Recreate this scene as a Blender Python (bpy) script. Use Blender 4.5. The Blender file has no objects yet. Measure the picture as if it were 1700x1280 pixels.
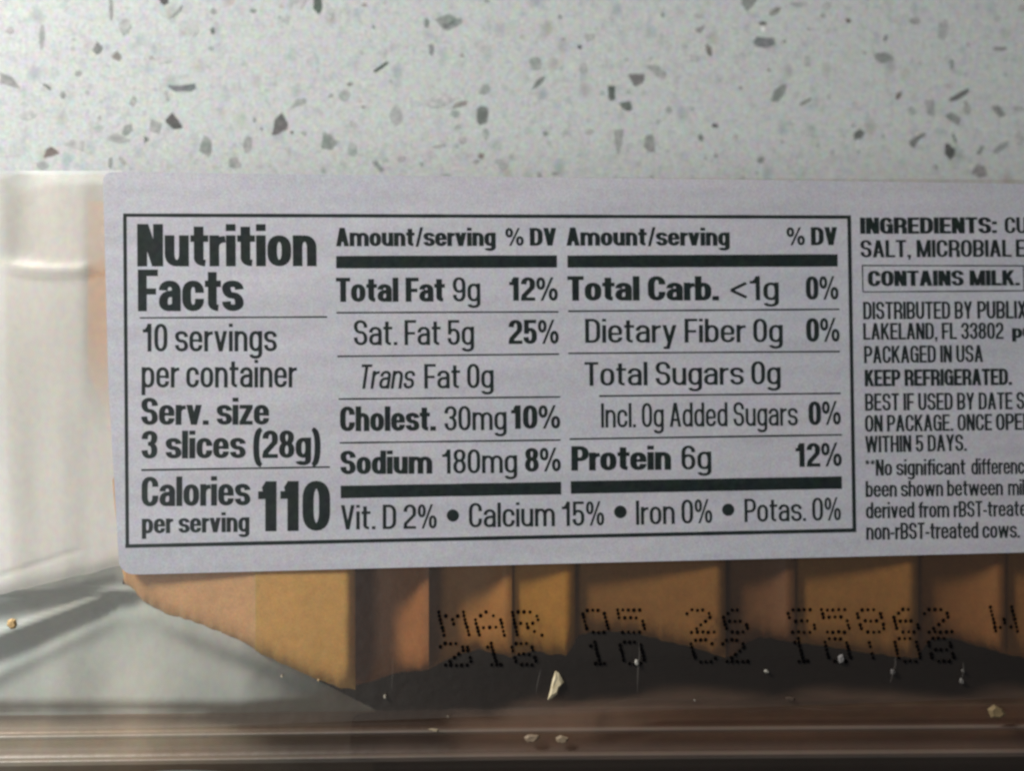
import bpy, bmesh, math, random
from mathutils import Vector, Euler, Matrix, noise
from mathutils.geometry import delaunay_2d_cdt
SC = bpy.context.scene
rnd = random.Random(7)

# ------------------------------------------------------------ camera
H = 0.0160                                    # height of the label plane above the counter (m)
F = 1500.0                                    # focal length in photo pixels (1700 wide)
cam_d = bpy.data.cameras.new("camera"); cam = bpy.data.objects.new("camera", cam_d)
SC.collection.objects.link(cam); SC.camera = cam
CAM_LOC = Vector((0.0326752, -0.01879949, H + 0.09345603))
CAM_ROT = Euler((0.01336099, -0.06735241, -0.01129672), 'XYZ')
cam.location = CAM_LOC; cam.rotation_euler = CAM_ROT
cam_d.sensor_width = 36.0; cam_d.lens = F / 1700.0 * 36.0
cam_d.clip_start = 0.005; cam_d.clip_end = 20.0
cam_d.dof.use_dof = True; cam_d.dof.focus_distance = 0.0915; cam_d.dof.aperture_fstop = 14.0
CR = CAM_ROT.to_matrix()

def P(px, py, z=H):
    """point of the place at height z that the photo shows at pixel (px, py)"""
    d = CR @ Vector(((px - 850) / F, -(py - 640) / F, -1.0))
    t = (z - CAM_LOC.z) / d.z
    return CAM_LOC + d * t

# ------------------------------------------------------------ light
world = bpy.data.worlds.new("World"); SC.world = world; world.use_nodes = True
world.node_tree.nodes['Background'].inputs[0].default_value = (0.80, 0.88, 1.0, 1)
world.node_tree.nodes['Background'].inputs[1].default_value = 0.075

def area(name, loc, target, size, power, col, sy=None):
    l = bpy.data.lights.new(name, 'AREA'); o = bpy.data.objects.new(name, l)
    SC.collection.objects.link(o)
    l.energy = power; l.size = size; l.color = col
    if sy: l.shape = 'RECTANGLE'; l.size_y = sy
    o.location = loc
    o.rotation_euler = (Vector(target) - Vector(loc)).to_track_quat('-Z', 'Y').to_euler()
    return o
area("window_light", (-0.165, 0.158, 0.125), (0.03, -0.010, 0.01), 0.09, 1.20, (1.0, 0.985, 0.95), 0.05)
area("haze_light", (-0.125, -0.095, 0.24), (-0.01, -0.045, 0.016), 0.09, 0.125, (0.96, 1.0, 0.99))  # added lamp, set so the film mirrors it as haze at left
SC.view_settings.view_transform = 'Standard'; SC.view_settings.look = 'None'
SC.view_settings.exposure = 0.03; SC.view_settings.gamma = 1.0
SC.cycles.filter_width = 2.7
SC.cycles.max_bounces = 8; SC.cycles.transparent_max_bounces = 12

# ------------------------------------------------------------ helpers
def srgb(r, g, b):
    f = lambda c: (c / 255 / 12.92) if c <= 10 else ((c / 255 + 0.055) / 1.055) ** 2.4
    return (f(r), f(g), f(b), 1)

class NT:
    def __init__(s, name):
        s.m = bpy.data.materials.new(name); s.m.use_nodes = True
        s.t = s.m.node_tree; s.n = s.t.nodes; s.l = s.t.links
        s.bsdf = s.n['Principled BSDF']; s.out = s.n['Material Output']
    def node(s, typ, **kw):
        n = s.n.new(typ)
        for k, v in kw.items():
            if k.startswith('i_'): n.inputs[k[2:].replace('_', ' ')].default_value = v
            elif k.startswith('n'): n.inputs[int(k[1:])].default_value = v
            else: setattr(n, k, v)
        return n
    def coord(s, sx=1, sy=1, sz=1, rot=0):
        g = s.node('ShaderNodeNewGeometry')
        mp = s.node('ShaderNodeMapping'); mp.inputs['Scale'].default_value = (sx, sy, sz)
        mp.inputs['Rotation'].default_value = (0, 0, rot)
        s.l.new(g.outputs['Position'], mp.inputs['Vector']); return mp.outputs[0]
    def noise(s, vec, scale, detail=3, rough=0.55, dist=0):
        n = s.node('ShaderNodeTexNoise', i_Scale=scale, i_Detail=detail, i_Roughness=rough, i_Distortion=dist)
        s.l.new(vec, n.inputs['Vector']); return n
    def ramp(s, fac, stops):
        r = s.node('ShaderNodeValToRGB'); e = r.color_ramp.elements
        while len(e) < len(stops): e.new(0.5)
        for k, (p, c) in enumerate(stops):
            e[k].position = p; e[k].color = c if len(c) == 4 else (*c, 1)
        s.l.new(fac, r.inputs[0]); return r.outputs[0]
    def mix(s, fac, a, b, mode='MIX'):
        m = s.node('ShaderNodeMix', data_type='RGBA', blend_type=mode)
        for sock, v in ((m.inputs[0], fac), (m.inputs[6], a), (m.inputs[7], b)):
            if hasattr(v, 'type') and hasattr(v, 'links'): s.l.new(v, sock)
            else: sock.default_value = v
        return m.outputs[2]
    def mottle(s, col, amt=.34, scale=1500):
        n = s.node('ShaderNodeTexNoise', i_Scale=scale, i_Detail=2.0, i_Roughness=.6)
        s.l.new(s.coord(1, .7, 1), n.inputs['Vector'])
        v = s.node('ShaderNodeVectorMath', operation='MULTIPLY_ADD')
        v.inputs[1].default_value = (amt,) * 3; v.inputs[2].default_value = (1 - amt / 2,) * 3
        s.l.new(n.outputs['Color'], v.inputs[0])
        return s.mix(1.0, col, v.outputs[0], 'MULTIPLY')
    def bump(s, h, strength, dist):
        b = s.node('ShaderNodeBump', i_Strength=strength, i_Distance=dist)
        s.l.new(h, b.inputs['Height']); s.l.new(b.outputs[0], s.bsdf.inputs['Normal'])
    def set(s, **kw):
        for k, v in kw.items():
            k = k.replace('_', ' ')
            if hasattr(v, 'links'): s.l.new(v, s.bsdf.inputs[k])
            else: s.bsdf.inputs[k].default_value = v
        return s

def obj(name, me, mat, parent=None, **props):
    o = bpy.data.objects.new(name, me); SC.collection.objects.link(o)
    if mat and not me.materials: me.materials.append(mat)
    if parent: o.parent = parent
    for k, v in props.items(): o[k] = v
    return o
def empty(name, loc, **props):
    o = bpy.data.objects.new(name, None); SC.collection.objects.link(o); o.location = loc
    o.empty_display_size = 0.01
    for k, v in props.items(): o[k] = v
    bpy.context.view_layer.update()
    return o
def mesh(name, vs, fs, smooth=False):
    me = bpy.data.meshes.new(name); me.from_pydata([tuple(v) for v in vs], [], fs); me.validate(); me.update()
    if smooth:
        for p in me.polygons: p.use_smooth = True
    return me
def local(parent, vs):
    return [Vector(v) - parent.location for v in vs]

def recalc(me):
    bm = bmesh.new(); bm.from_mesh(me); bmesh.ops.recalc_face_normals(bm, faces=bm.faces); bm.to_mesh(me); bm.free(); return me

# ------------------------------------------------------------ materials
def grain(t, amount=0.06):
    """very fine mottle: fibres, print screen and the like"""
    c = t.coord()
    a = t.noise(c, 5200, 2, .6); b = t.noise(c, 1700, 3, .6)
    return a.outputs[0], b.outputs[0], c

# quartz counter
t = NT("quartz")
c = t.coord()
n1 = t.noise(c, 2600, 4, .62); n2 = t.noise(c, 620, 3, .6); n3 = t.noise(c, 90, 2, .5)
base = t.ramp(n1.outputs[0], [(.30, srgb(198, 201, 199)), (.52, srgb(219, 221, 219)), (.74, srgb(236, 237, 236))])
cool = t.ramp(n2.outputs[0], [(.33, srgb(186, 201, 199)), (.47, (1, 1, 1)), (.60, (1, 1, 1)), (.72, srgb(246, 230, 222))])
col = t.mix(.32, base, cool, 'MULTIPLY')
v = t.node('ShaderNodeTexVoronoi', feature='F1', i_Scale=620.0, i_Randomness=1.0); t.l.new(c, v.inputs['Vector'])
spk = t.ramp(v.outputs['Distance'], [(.10, (1, 1, 1)), (.24, (0, 0, 0))])
sel = t.node('ShaderNodeSeparateColor'); t.l.new(v.outputs['Color'], sel.inputs[0])
keep = t.ramp(sel.outputs[0], [(.66, (0, 0, 0)), (.95, (.62, .62, .62))])
m_ = t.mix(1.0, spk, keep, 'MULTIPLY')
tint = t.ramp(sel.outputs[1], [(.0, srgb(120, 128, 122)), (.4, srgb(150, 160, 158)), (.6, srgb(176, 160, 146)), (.9, srgb(240, 240, 238))])
col = t.mix(m_, col, tint)
v2 = t.node('ShaderNodeTexVoronoi', feature='F1', i_Scale=1900.0); t.l.new(c, v2.inputs['Vector'])
s2 = t.ramp(v2.outputs['Distance'], [(.12, (.75, .75, .75)), (.28, (0, 0, 0))])
e2 = t.node('ShaderNodeSeparateColor'); t.l.new(v2.outputs['Color'], e2.inputs[0])
k2 = t.ramp(e2.outputs[0], [(.72, (0, 0, 0)), (.96, (.5, .5, .5))])
t2 = t.ramp(e2.outputs[2], [(.0, srgb(128, 128, 126)), (.45, srgb(160, 140, 124)), (.75, srgb(140, 168, 158)), (1, srgb(250, 250, 250))])
col = t.mix(t.mix(1.0, s2, k2, 'MULTIPLY'), col, t2)
v3 = t.node('ShaderNodeTexVoronoi', feature='F1', i_Scale=430.0); t.l.new(t.coord(1, .75, 1, .5), v3.inputs['Vector'])
s3 = t.ramp(v3.outputs['Distance'], [(.16, (1, 1, 1)), (.42, (0, 0, 0))])
e3 = t.node('ShaderNodeSeparateColor'); t.l.new(v3.outputs['Color'], e3.inputs[0])
k3 = t.ramp(e3.outputs[0], [(.40, (0, 0, 0)), (.80, (.58, .58, .58))])
t3 = t.ramp(e3.outputs[1], [(.0, srgb(150, 172, 164)), (.35, srgb(164, 176, 184)), (.6, srgb(184, 170, 162)), (.8, srgb(168, 178, 158)), (1, srgb(252, 252, 250))])
col = t.mix(t.mix(1.0, s3, k3, 'MULTIPLY'), col, t3)
t.set(Base_Color=t.mottle(t.mix(1.0, col, (.835, .845, .85, 1), 'MULTIPLY'), .5), Roughness=.34)
t.bsdf.inputs['Specular IOR Level'].default_value = .35
M_QUARTZ = t.m

t = NT("quartz_chip")
oi = t.node('ShaderNodeObjectInfo'); c = t.coord()
n = t.noise(c, 1500, 3, .6)
n5 = t.noise(c, 420, 2, .5)
f = t.ramp(n.outputs[0], [(.30, (.72, .74, .74)), (.70, (1.3, 1.28, 1.26))])
f2 = t.ramp(n5.outputs[0], [(.35, (.86, .95, .90)), (.65, (1.12, 1.02, 1.06))])
t.set(Base_Color=t.mix(1.0, t.mix(1.0, oi.outputs['Color'], f, 'MULTIPLY'), f2, 'MULTIPLY'), Roughness=.33)
t.bsdf.inputs['Specular IOR Level'].default_value = .35
M_CHIP = t.m

t = NT("label_paper")
a, b, c = grain(t)
big = t.noise(c, 55, 2, .5)
col = t.ramp(a, [(.30, srgb(192, 192, 196)), (.70, srgb(214, 213, 217))])
col = t.mix(.5, col, t.ramp(b, [(.3, srgb(233, 225, 232)), (.7, srgb(244, 248, 248))]), 'MULTIPLY')
col = t.mix(.5, col, t.ramp(big.outputs[0], [(.3, srgb(236, 240, 246)), (.7, srgb(252, 246, 248))]), 'MULTIPLY')
t.set(Base_Color=t.mottle(col, .26), Roughness=.42); t.bsdf.inputs['Specular IOR Level'].default_value = .45
wav = t.noise(t.coord(.6, 2.4, 1), 60, 2, .5)
t.bump(wav.outputs[0], .4, .0012)
M_PAPER = t.m

t = NT("label_ink")
a, b, c = grain(t)
col = t.ramp(b, [(.3, srgb(26, 34, 34)), (.7, srgb(40, 48, 46))])
t.set(Base_Color=t.mottle(col, .8, 900), Roughness=.40); t.bsdf.inputs['Specular IOR Level'].default_value = .40
M_INK = t.m

t = NT("date_ink")
t.set(Base_Color=srgb(5, 4, 5), Roughness=.8); t.bsdf.inputs['Specular IOR Level'].default_value = .05; M_DATE = t.m

def cheese_mat(name, base, brown):
    t = NT(name)
    c = t.coord(); a = t.noise(c, 900, 4, .6); s = t.noise(t.coord(5, .35, 1), 300, 3, .6)
    f = t.noise(c, 4200, 2, .6)
    col = t.ramp(a.outputs[0], [(.3, tuple(x * .90 for x in base[:3])), (.7, tuple(min(1, x * 1.06) for x in base[:3]))])
    s = t.noise(t.coord(1.4, .5, 1), 110, 2, .5)
    st = t.ramp(s.outputs[0], [(.40, (0, 0, 0)), (.70, (.35, .35, .35))])
    col = t.mix(st, col, brown)
    col = t.mix(.35, col, t.ramp(f.outputs[0], [(.3, (.72, .72, .72)), (.7, (1.2, 1.2, 1.2))]), 'MULTIPLY')
    t.set(Base_Color=t.mottle(col, .22), Roughness=.5)
    t.bsdf.inputs['Specular IOR Level'].default_value = .22
    t.bsdf.inputs['Subsurface Weight'].default_value = .5
    t.bsdf.inputs['Subsurface Radius'].default_value = (.0016, .0008, .0003)
    t.bsdf.inputs['Subsurface Scale'].default_value = 1.0
    t.bump(t.noise(c, 260, 2, .5).outputs[0], .25, .0004)
    return t.m

t = NT("liner_plastic")
a, b, c = grain(t)
w = t.noise(c, 130, 3, .55)
col = t.ramp(w.outputs[0], [(.3, srgb(176, 186, 182)), (.7, srgb(200, 203, 197))])
col = t.mix(.4, col, t.ramp(a, [(.3, (.86, .88, .86)), (.7, (1, 1, 1))]), 'MULTIPLY')
t.set(Base_Color=t.mottle(col, .3), Roughness=.55)
t.bump(w.outputs[0], .15, .0003)
M_LINER = t.m

t = NT("tray_smoky")
a, b, c = grain(t)
w = t.noise(t.coord(.25, 1, 1), 260, 3, .55)
col = t.ramp(w.outputs[0], [(.35, (.005, .003, .002)), (.75, (.022, .013, .008))])
t.set(Base_Color=col, Roughness=.6); M_DARK = t.m

def clear_mat(name, tint, gloss, rough, diffuse=0.0, dcol=(.8, .8, .78, 1), haze=False):
    t = NT(name)
    tr = t.node('ShaderNodeBsdfTransparent'); tr.inputs[0].default_value = (*tint, 1)
    gl = t.node('ShaderNodeBsdfGlossy', i_Roughness=rough); gl.inputs[0].default_value = (1, .95, .90, 1)
    df = t.node('ShaderNodeBsdfDiffuse'); t.l.new(t.mottle(dcol, .34), df.inputs[0])
    m1 = t.node('ShaderNodeMixShader'); m2 = t.node('ShaderNodeMixShader')
    c = t.coord()
    n = t.noise(t.coord(1, .6, 1), 90, 2, .5)
    f = t.node('ShaderNodeMapRange', n1=.3, n2=.75, n3=diffuse * .85, n4=diffuse * 1.12)
    t.l.new(n.outputs[0], f.inputs[0])
    if haze:
        at = t.node('ShaderNodeAttribute', attribute_name='frost')
        mm = t.node('ShaderNodeMath', operation='MULTIPLY'); t.l.new(f.outputs[0], mm.inputs[0]); t.l.new(at.outputs['Fac'], mm.inputs[1])
        t.l.new(mm.outputs[0], m1.inputs[0])
    else: t.l.new(f.outputs[0], m1.inputs[0])
    t.l.new(tr.outputs[0], m1.inputs[1]); t.l.new(df.outputs[0], m1.inputs[2])
    m2.inputs[0].default_value = gloss
    t.l.new(m1.outputs[0], m2.inputs[1]); t.l.new(gl.outputs[0], m2.inputs[2])
    t.l.new(m2.outputs[0], t.out.inputs[0])
    bn = t.noise(c, 700, 2, .5); bp = t.node('ShaderNodeBump', i_Strength=.25, i_Distance=.0002)
    t.l.new(bn.outputs[0], bp.inputs['Height']); t.l.new(bp.outputs[0], gl.inputs['Normal'])
    t.n.remove(t.bsdf)
    return t.m
M_FILM = clear_mat("clear_film", (.93, .90, .87), .070, .47, .028, (.38, .25, .17, 1))
M_RIM = clear_mat("clear_rim_plastic", (.80, .64, .52), .060, .45, .15, (.30, .20, .15, 1))
M_RIDGE = clear_mat("clear_ridge_plastic", (.78, .67, .57), .11, .42, .26, (.40, .31, .25, 1))  # rim plastic again, paler and glossier to put highlights on the ridges
M_WALL = clear_mat("frosted_tray_plastic", (.95, .94, .92), .08, .45, .86, (.87, .885, .865, 1), True)

# ------------------------------------------------------------ counter
def slab(x0, x1, y0, y1, z0, z1):
    v = [(x, y, z) for z in (z0, z1) for y in (y0, y1) for x in (x0, x1)]
    return v, [(0, 2, 3, 1), (4, 5, 7, 6), (0, 1, 5, 4), (1, 3, 7, 5), (3, 2, 6, 7), (2, 0, 4, 6)]
v_, f_ = slab(-.45, .55, -.45, .40, -.02, 0)
counter = obj("countertop", mesh("countertop", v_, f_), M_QUARTZ, kind="structure",
              label="pale grey quartz countertop with scattered dark and translucent chips")

def chip(pts, col, z=0.00002):
    # densify and roughen the outline so the stone edge is uneven
    n = len(pts); q = []
    for i in range(n):
        a, b = pts[i], pts[(i + 1) % n]
        q.append(a); q.append(((a[0] + b[0]) / 2 + rnd.uniform(-.7, .7), (a[1] + b[1]) / 2 + rnd.uniform(-.7, .7)))
    w = [P(x, y, z) for x, y in q]; k = len(w)
    lo = [p + (p - sum(w, Vector()) / k) * -.06 - Vector((0, 0, .0004)) for p in w]
    cen = sum(w, Vector()) / k
    vs = w + [cen + (p - cen) * .9 + Vector((0, 0, .000002)) for p in w] 
    fs = [tuple(range(k, 2 * k))] + [(i, (i + 1) % k, k + (i + 1) % k, k + i) for i in range(k)]
    me = recalc(mesh("quartz_chip", [p - counter.location for p in vs], fs))
    if sum((p.normal.z for p in me.polygons)) < 0: me.flip_normals()
    o = obj("quartz_chip", me, M_CHIP, counter); o.color = (*[x for x in col], 1)
def ell(cx, cy, w, h, ang=0, k=7):
    ca, sa = math.cos(math.radians(ang)), math.sin(math.radians(ang)); r = []
    for i in range(k):
        a = i / k * 2 * math.pi + rnd.uniform(-.25, .25); q = rnd.uniform(.84, 1.12)
        x, y = w / 2 * q * math.cos(a), h / 2 * q * math.sin(a); r.append((cx + x * ca - y * sa, cy + x * sa + y * ca))
    return r
# tones (linear base colour): strength 0 = counter colour, 1 = darkest; hue g(reen) b(lue) n(eutral) r(usty)
BASEC = (.60, .615, .61)
HUE = {'g': (.050, .075, .058), 'b': (.065, .082, .095), 'n': (.060, .058, .056), 'r': (.105, .070, .052), 'w': (.98, .98, .97),  # w is white, painting a glint as a chip
       'p': (.13, .11, .125)}
def tone(s, h):
    s = min(1, s * (1.35 if s < .45 else 1.1 if s < .75 else 1.0))
    return tuple(b * (1 - s) + c_ * s for b, c_ in zip(BASEC, HUE[h]))
POLY = [  # (points, strength, hue)
 ([(181,-6),(187,0),(187,25),(185,33),(182,28)], .50,'g'), ([(264,-6),(279,-5),(279,4),(273,8),(266,3)], .93,'n'),
 ([(278,30),(289,21),(297,12),(304,8),(300,18),(287,28)], .40,'p'), ([(153,83),(161,68),(171,78),(167,86),(160,90)], .62,'n'),
 ([(184,93),(194,83),(202,93),(197,101),(188,97)], .62,'r'), ([(0,119),(20,127),(34,146),(22,144),(0,136)], .50,'n'),
 ([(70,138),(78,139),(85,146),(82,149),(74,143)], .68,'g'), ([(276,140),(300,141),(324,138),(325,146),(318,151),(290,151)], .78,'b'),
 ([(274,200),(286,186),(297,200),(304,211),(288,214),(280,207)], .90,'n'), ([(251,196),(268,204),(264,221),(248,217)], .30,'n'),
 ([(206,208),(218,205),(220,215),(209,225),(202,223)], .46,'g'), ([(175,231),(190,220),(206,226),(218,233),(200,237)], .27,'n'),
 ([(239,224),(248,231),(240,237)], .72,'g'), ([(105,240),(120,231),(140,233),(138,251),(125,247)], .17,'n'),
 ([(74,256),(77,247),(84,242),(92,247),(99,254),(88,258),(72,262)], .80,'r'), ([(334,236),(340,224),(350,232),(351,248),(347,260),(331,250)], .38,'g'),
 ([(520,-6),(534,-5),(535,12),(529,23),(520,14)], .86,'g'), ([(480,-4),(512,-4),(500,16)], .16,'b'),
 ([(619,117),(642,101),(645,104),(622,120)], .95,'g'), ([(722,31),(745,22),(760,30),(745,45),(737,49)], .42,'g'),
 ([(737,41),(765,28),(767,37),(742,50)], .52,'b'), ([(794,155),(800,142),(810,138),(814,148),(806,156)], .30,'g'),
 ([(451,224),(456,198),(468,186),(478,206),(476,214),(462,222)], .74,'n'), ([(482,180),(492,164),(506,162),(508,170)], .34,'g'),
 ([(750,180),(756,170),(776,166),(774,174)], .44,'r'), ([(533,246),(537,218),(548,222),(560,236),(550,248)], .40,'g'),
 ([(617,268),(626,265),(631,274),(638,280),(632,286),(624,277)], .48,'b'),
 ([(883,147),(893,130),(905,125),(902,134),(890,145)], .58,'n'), ([(1153,47),(1170,41),(1168,47),(1160,55)], .52,'n'),
 ([(1171,72),(1181,78),(1182,90),(1178,93),(1173,86)], .66,'r'), ([(1230,-5),(1258,-5),(1248,10),(1239,18),(1233,8)], .42,'n'),
 ([(1068,107),(1090,107),(1106,120),(1103,131),(1088,124)], .30,'g'), ([(1042,122),(1070,122),(1068,136),(1055,143),(1049,136)], .66,'n'),
 ([(1250,70),(1256,60),(1285,62),(1287,72),(1272,79),(1256,76)], .66,'b'), ([(1009,142),(1021,142),(1021,164),(1013,167),(1010,160)], .84,'g'),
 ([(1027,170),(1046,167),(1050,180),(1044,184),(1033,179)], .80,'g'), ([(1020,214),(1035,214),(1032,240),(1025,256),(1021,235)], .34,'g'),
 ([(1072,225),(1084,222),(1087,252),(1075,252),(1069,242)], .38,'n'), ([(1276,20),(1286,12),(1297,11),(1292,20),(1279,26)], .42,'r'),
 ([(1452,88),(1470,86),(1482,92),(1484,98),(1462,105),(1453,98)], .50,'n'), ([(1558,38),(1572,30),(1574,50),(1566,66),(1557,62)], .26,'b'),
 ([(1280,168),(1285,150),(1300,138),(1306,140),(1300,158),(1290,168)], .55,'g'), ([(1326,174),(1335,166),(1348,161),(1345,167),(1333,174)], .54,'r'),
 ([(1486,165),(1489,154),(1497,152),(1494,162)], .72,'r'), ([(1575,163),(1590,154),(1608,146),(1608,152),(1592,164),(1578,168)], .72,'n'),
 ([(1535,166),(1550,165),(1552,192),(1540,190)], .34,'b'), ([(1568,190),(1580,185),(1595,195),(1592,208),(1575,198)], .42,'g'),
 ([(1646,176),(1658,174),(1670,190),(1660,195),(1650,184)], .44,'n'), ([(1417,222),(1427,213),(1436,220),(1430,229),(1418,232)], .80,'g'),
 ([(1509,234),(1520,226),(1534,219),(1537,224),(1525,232),(1518,245),(1511,242)], .62,'n'), ([(1569,240),(1574,237),(1586,248),(1584,258),(1577,265),(1568,255)], .88,'n'),
 ([(1580,220),(1584,222),(1589,235),(1585,236)], .72,'g'), ([(1620,255),(1630,240),(1634,243),(1626,257)], .55,'n'),
 ([(1648,250),(1660,238),(1675,234),(1668,245),(1652,255)], .46,'b'), ([(1612,288),(1622,272),(1635,276),(1639,291),(1626,294)], .42,'n'),
]
ELL = [(16,50,14,14,0,.30,'n'),(69,60,10,44,2,.32,'n'),(353,51,8,14,0,.78,'g'),(354,18,12,10,0,.34,'n'),(420,17,12,8,0,.52,'g'),
 (207,43,22,30,0,.22,'g'),(320,50,18,20,0,.12,'p'),(130,121,13,10,-35,.38,'g'),(251,95,10,8,0,.34,'r'),(350,80,9,8,0,.3,'b'),
 (272,98,30,12,10,.14,'b'),(104,157,10,12,0,.52,'n'),(221,168,12,18,20,.28,'r'),(276,158,8,22,-15,.26,'g'),(122,64,8,6,0,.18,'r'),
 (70,274,22,15,0,.34,'b'),(183,269,7,20,4,.48,'g'),(203,266,16,8,50,.28,'r'),(411,238,16,32,5,.30,'g'),(389,270,22,20,0,.30,'n'),
 (165,195,7,8,0,.3,'n'),(46,190,34,18,-10,.12,'g'),(162,210,18,13,0,.10,'b'),(422,198,7,9,0,.34,'g'),(605,7,10,7,0,.5,'r'),
 (581,139,11,7,-5,.55,'r'),(708,37,9,18,0,.50,'n'),(716,81,11,20,0,.44,'b'),(620,44,6,6,0,.55,'g'),(767,91,8,7,0,.4,'r'),
 (808,0,10,7,0,.45,'g'),(800,76,32,22,0,.12,'g'),(434,213,5,5,0,.8,'n'),(484,219,7,5,0,.8,'r'),(571,157,20,18,20,.26,'g'),
 (549,158,8,6,-30,.4,'n'),(603,177,7,5,0,.6,'r'),(658,190,24,36,0,.25,'b'),(731,166,48,24,-10,.15,'b'),(755,188,16,14,0,.24,'b'),
 (801,190,21,34,0,.66,'n'),(806,222,11,20,0,.24,'n'),(585,248,18,26,5,.22,'b'),(667,263,18,9,-35,.28,'b'),(799,258,11,12,0,.66,'r'),
 (790,268,11,8,-20,.36,'g'),(729,242,26,5,-12,.28,'n'),(760,209,16,6,-30,.30,'n'),(768,232,15,14,-45,.24,'n'),(835,272,20,24,10,.20,'b'),
 (505,221,10,8,0,.26,'n'),(585,205,14,10,30,.22,'r'),(700,272,8,8,0,.25,'b'),(740,290,20,6,0,.2,'n'),(962,77,8,8,0,.9,'b'),
 (929,27,6,8,0,.45,'n'),(935,64,7,4,0,.36,'n'),(978,60,20,14,0,.20,'r'),(889,104,24,23,0,.32,'g'),(968,112,14,24,0,.20,'b'),
 (1100,24,7,8,0,.5,'n'),(1160,25,17,12,0,.24,'g'),(1266,38,16,8,0,.72,'n'),(1267,48,8,9,0,1.0,'w'),(1276,115,7,5,0,.62,'r'),
 (1054,139,8,5,0,.72,'b'),(1229,145,8,6,-30,.5,'n'),(1187,208,11,8,0,.90,'n'),(1163,228,10,13,0,.62,'g'),(1110,181,12,12,0,.26,'n'),
 (906,221,11,8,0,.42,'g'),(978,218,14,9,-20,.28,'g'),(937,220,10,16,30,.16,'r'),(1092,202,10,9,0,.2,'g'),(1171,262,5,5,0,.5,'n'),
 (1188,258,8,8,0,.40,'g'),(1263,265,13,12,0,.52,'g'),(895,291,9,14,0,.30,'n'),(921,288,13,6,0,.40,'n'),(1220,227,9,10,0,.22,'r'),
 (1082,293,8,4,0,.55,'n'),(1325,6,32,8,5,.26,'b'),(1372,8,18,13,-20,.22,'p'),(1408,33,9,8,0,.88,'r'),(1366,25,8,6,0,.36,'r'),
 (1342,47,6,5,0,.45,'n'),(1470,62,8,12,15,.62,'b'),(1518,34,20,13,-10,.36,'g'),(1580,105,8,18,0,.45,'n'),(1660,80,26,7,0,.42,'n'),
 (1302,68,8,7,0,.45,'g'),(1340,100,11,24,0,.17,'g'),(1575,142,14,8,0,.28,'p'),(1513,184,12,16,-20,.28,'b'),(1606,180,14,20,0,.30,'r'),
 (1603,170,6,8,0,.38,'r'),(1375,160,8,9,0,.26,'n'),(1358,241,7,5,0,.3,'g'),(1417,208,8,5,0,.32,'g'),(1298,235,6,6,0,.26,'n'),
 (1553,276,8,10,0,.32,'n'),(1692,228,20,28,0,.20,'g'),(1690,180,20,10,0,.24,'n'),(1340,214,22,26,0,.10,'b'),(1697,12,16,14,0,.24,'r'),
 (1655,30,14,12,0,.18,'n'),(1435,86,8,8,0,.26,'p'),(1525,105,10,8,0,.18,'n'),(1010,30,20,14,0,.08,'b'),(1135,75,14,10,0,.10,'p'),
 (1230,85,10,14,0,.12,'p'),(1150,95,20,14,0,.14,'b'),(640,265,12,6,-30,.18,'b'),(470,30,20,12,10,.14,'b'),(548,22,12,18,0,.14,'p')]
for pts, s, h in POLY: chip(pts, tone(s, h))
for cx, cy, w, h_, a, s, h in ELL: chip(ell(cx, cy, w, h_, a), tone(s, h))

# ------------------------------------------------------------ the package
PK = empty("cheese_package", (P(600, 800, 0).x, P(600, 800, 0).y, 0),
           label="clear plastic pack of sliced cheese with a white nutrition label stuck across its film",
           category="food package")
def hull(name, pts, z0, z1, mat, parent, taper=0.0, **props):
    """prism with the outline pts (world x, y) from z0 to z1"""
    k = len(pts); cx = sum(p[0] for p in pts) / k; cy = sum(p[1] for p in pts) / k
    vs = [(cx + (p[0] - cx) * (1 - taper), cy + (p[1] - cy) * (1 - taper), z0) for p in pts] + [(p[0], p[1], z1) for p in pts]
    fs = [tuple(range(k))[::-1], tuple(range(k, 2 * k))] + [(i, (i + 1) % k, k + (i + 1) % k, k + i) for i in range(k)]
    return obj(name, recalc(mesh(name, local(parent, vs), fs)), mat, parent, **props)

X0 = P(-46, 640).x; X1 = P(2440, 640).x            # package ends, outside the frame
def top_y(px): return 281 + (px - 170) * .0157        # photo line of the package's upper edge
# tray: open smoky shell. floor + four walls
yt = P(900, 296).y; yb = P(900, 1345, .001).y
TZ = .0009
tray_v, tray_f = [], []
def addbox(L, x0, x1, y0, y1, z0, z1):
    v, f = slab(x0, x1, y0, y1, z0, z1); n = len(L[0]); L[0].extend(v); L[1].extend([tuple(i + n for i in q) for q in f])
L = ([], [])
addbox(L, X0 + .001, X1, yb, yt - .0006, .0004, TZ)
addbox(L, P(182, 300).x, X1, yt - .0016, yt - .0006, TZ + .00001, H - .0012)
addbox(L, X1 - .001, X1, yb + .0011, yt - .0017, TZ + .00001, H - .0012)
obj("tray", mesh("tray", local(PK, L[0]), L[1]), M_DARK, PK, label="dark smoky plastic tray under the cheese")

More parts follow.
